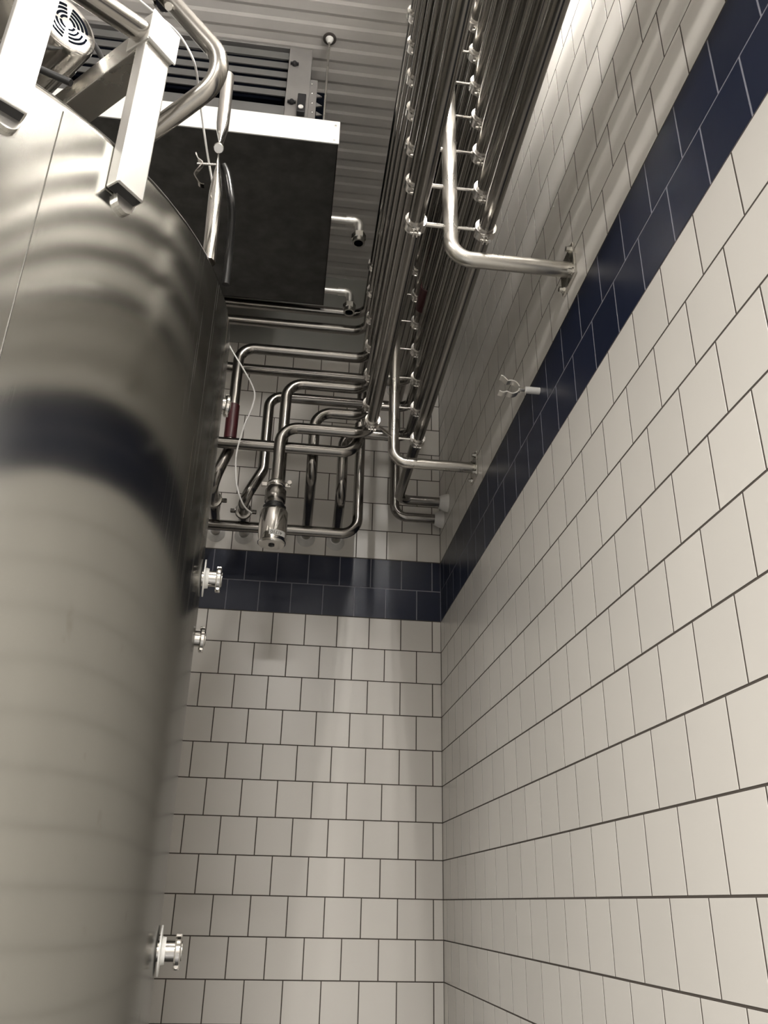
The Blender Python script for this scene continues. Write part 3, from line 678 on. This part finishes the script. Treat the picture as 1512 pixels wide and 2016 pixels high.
for i in range(5):
    z1, z0_ = zs[i] - 0.013, zs[i + 1] + 0.001
    bm = bmesh.new(); L_ = [(xl + 0.05), (xb - 0.001)]
    v = [bm.verts.new((x, yy, zz)) for x in L_ for yy, zz in ((YB + 0.001, z0_), (YB + 0.006, z0_), (YB + 0.012, z1), (YB + 0.007, z1))]
    for f in ((0, 1, 5, 4), (1, 2, 6, 5), (2, 3, 7, 6), (3, 0, 4, 7), (0, 1, 2, 3), (4, 5, 6, 7)): bm.faces.new([v[k] for k in f])
    mk('louvre_slat', bm, SLAT, cool)
mk('sill', boxbm((xl + 0.05, YB - 0.01, zt - 0.03), (xb, YB + 0.03, zs[6]), 0.002), SLAT, cool)
ep = mk('end_panel', boxbm((xb, YB - 0.006, zt - 0.04), (xe, YB + 0.05, body_top + 0.004), 0.002), GALV, cool)
def knob(px, py):
    p = aty(px, py, YB - 0.006); bm = lathebm((p.x, YB - 0.006, p.z), (0, -1, 0), [(0.010, 0), (0.010, 0.012), (0.007, 0.016)], 16)
    box(bm, (p.x - 0.017, YB - 0.018, p.z - 0.004), (p.x + 0.017, YB - 0.008, p.z + 0.004), 0.001); mk('latch', bm, BLACK, ep)
knob(580, 128); knob(574, 203)
pa = aty(583, 231, YB); pb = aty(602.5, 197, YB)
sw = mk('switch_box', boxbm((pa.x, YB - 0.03, pa.z), (pb.x, YB - 0.006, pb.z), 0.003), BLACK, ep)
pc = aty(592, 211, YB - 0.03); mk('button', lathebm((pc.x, YB - 0.03, pc.z), (0, -1, 0), [(0.0105, 0), (0.0105, 0.004), (0.009, 0.005)], 20), WHITEPLASTIC, ep)
xk = aty(621, 220, YB + 0.01).x
sd = mk('side_bracket', boxbm((xe, YB + 0.004, zt - 0.03), (xk, YB + 0.010, aty(612, 155, YB).z), 0.001), GALV, cool)
for py in (166, 184, 203, 221):
    p = aty(614, py, YB + 0.004); mk('rivet', lathebm((p.x, YB + 0.004, p.z), (0, -1, 0), [(0.004, 0), (0.004, 0.002), (0.002, 0.003)], 8), SATIN, sd)
xz = aty(640, 205, YB + 0.02).x
ce = mk('coil_end', boxbm((xk - 0.01, YB + 0.02, zt - 0.03), (xz, YB + 0.30, aty(630, 174, YB).z), 0.001), VOID, cool)
for py in (191, 209, 227):
    p0 = aty(622, py + 1, YB + 0.016); p1 = aty(634, py, YB + 0.016); p2 = aty(622, py - 7, YB + 0.016)
    bm = bmesh.new(); v = [bm.verts.new((q.x, YB + 0.014, q.z)) for q in (p0, p1, p2)]; bm.faces.new(v)
    r_ = bmesh.ops.extrude_face_region(bm, geom=bm.faces[:])
    for e in r_['geom']:
        if isinstance(e, bmesh.types.BMVert): e.co.y += 0.006
    mk('fin', bm, GALV, ce)
# hanger rod with its ceiling cap
rt = atz(649, 76, ZC); ry = YC + 0.03
ro = mk('hanger_rod', lathebm((rt.x, ry, zb + 0.005), (0, 0, 1), [(0.0045, 0), (0.0045, ZC - zb - 0.005)], 12), SATIN, cool, True)
mk('ceiling_cap', lathebm((rt.x, ry, ZC), (0, 0, -1), [(0.016, 0), (0.017, 0.006), (0.010, 0.024), (0.006, 0.028)], 28), WHITEPLASTIC, ro, True)
mk('cap_ring', lathebm((rt.x, ry, ZC), (0, 0, -1), [(0.028, 0), (0.028, 0.004), (0.018, 0.005)], 32), simple('dark_sealant', (0.07, 0.06, 0.055), 0.6), ro, True)
# drain spouts on the tray side
for px, py, sc in ((655, 431, 1.0), (641, 571, 0.95)):
    p = atx(px, py, xr - 0.003); d_ = thing if False else None
    zz = p.z; yy = p.y
    zz = max(zz, zb + 0.022)
    p = atz(px, py, zb + 0.030); yy = p.y; zz = zb + 0.030
    sp_ = mk('drain_spout', tubebm([(xr - 0.006, yy, zz), (xr + 0.070, yy, zz)], 0.0165 * sc), FRAME, cool, True)
    el = fillet([(xr + 0.062, yy, zz), (xr + 0.120, yy, zz), (xr + 0.120, yy, zz - 0.075)], 0.034)
    mk('elbow', sweep(bmesh.new(), el, 0.0205 * sc, 20), FRAME, sp_, True)
    bm = lathebm((xr + 0.120, yy, zz - 0.070), (0, 0, -1), [(0.025, 0), (0.031, 0.004), (0.031, 0.030), (0.026, 0.034)], 6)
    mk('hex_nut', bm, SATIN, sp_)
    bm = lathebm((xr + 0.120, yy, zz - 0.100), (0, 0, -1), [(0.027, 0), (0.027, 0.022), (0.0195, 0.022), (0.0195, 0.004)], 28); mk('outlet', bm, SATIN, sp_, True)
    mk('bore', lathebm((xr + 0.120, yy, zz - 0.104), (0, 0, -1), [(0.0193, 0), (0.0193, 0.008)], 20), VOID, sp_)  # dark plug painting the shade inside the outlet
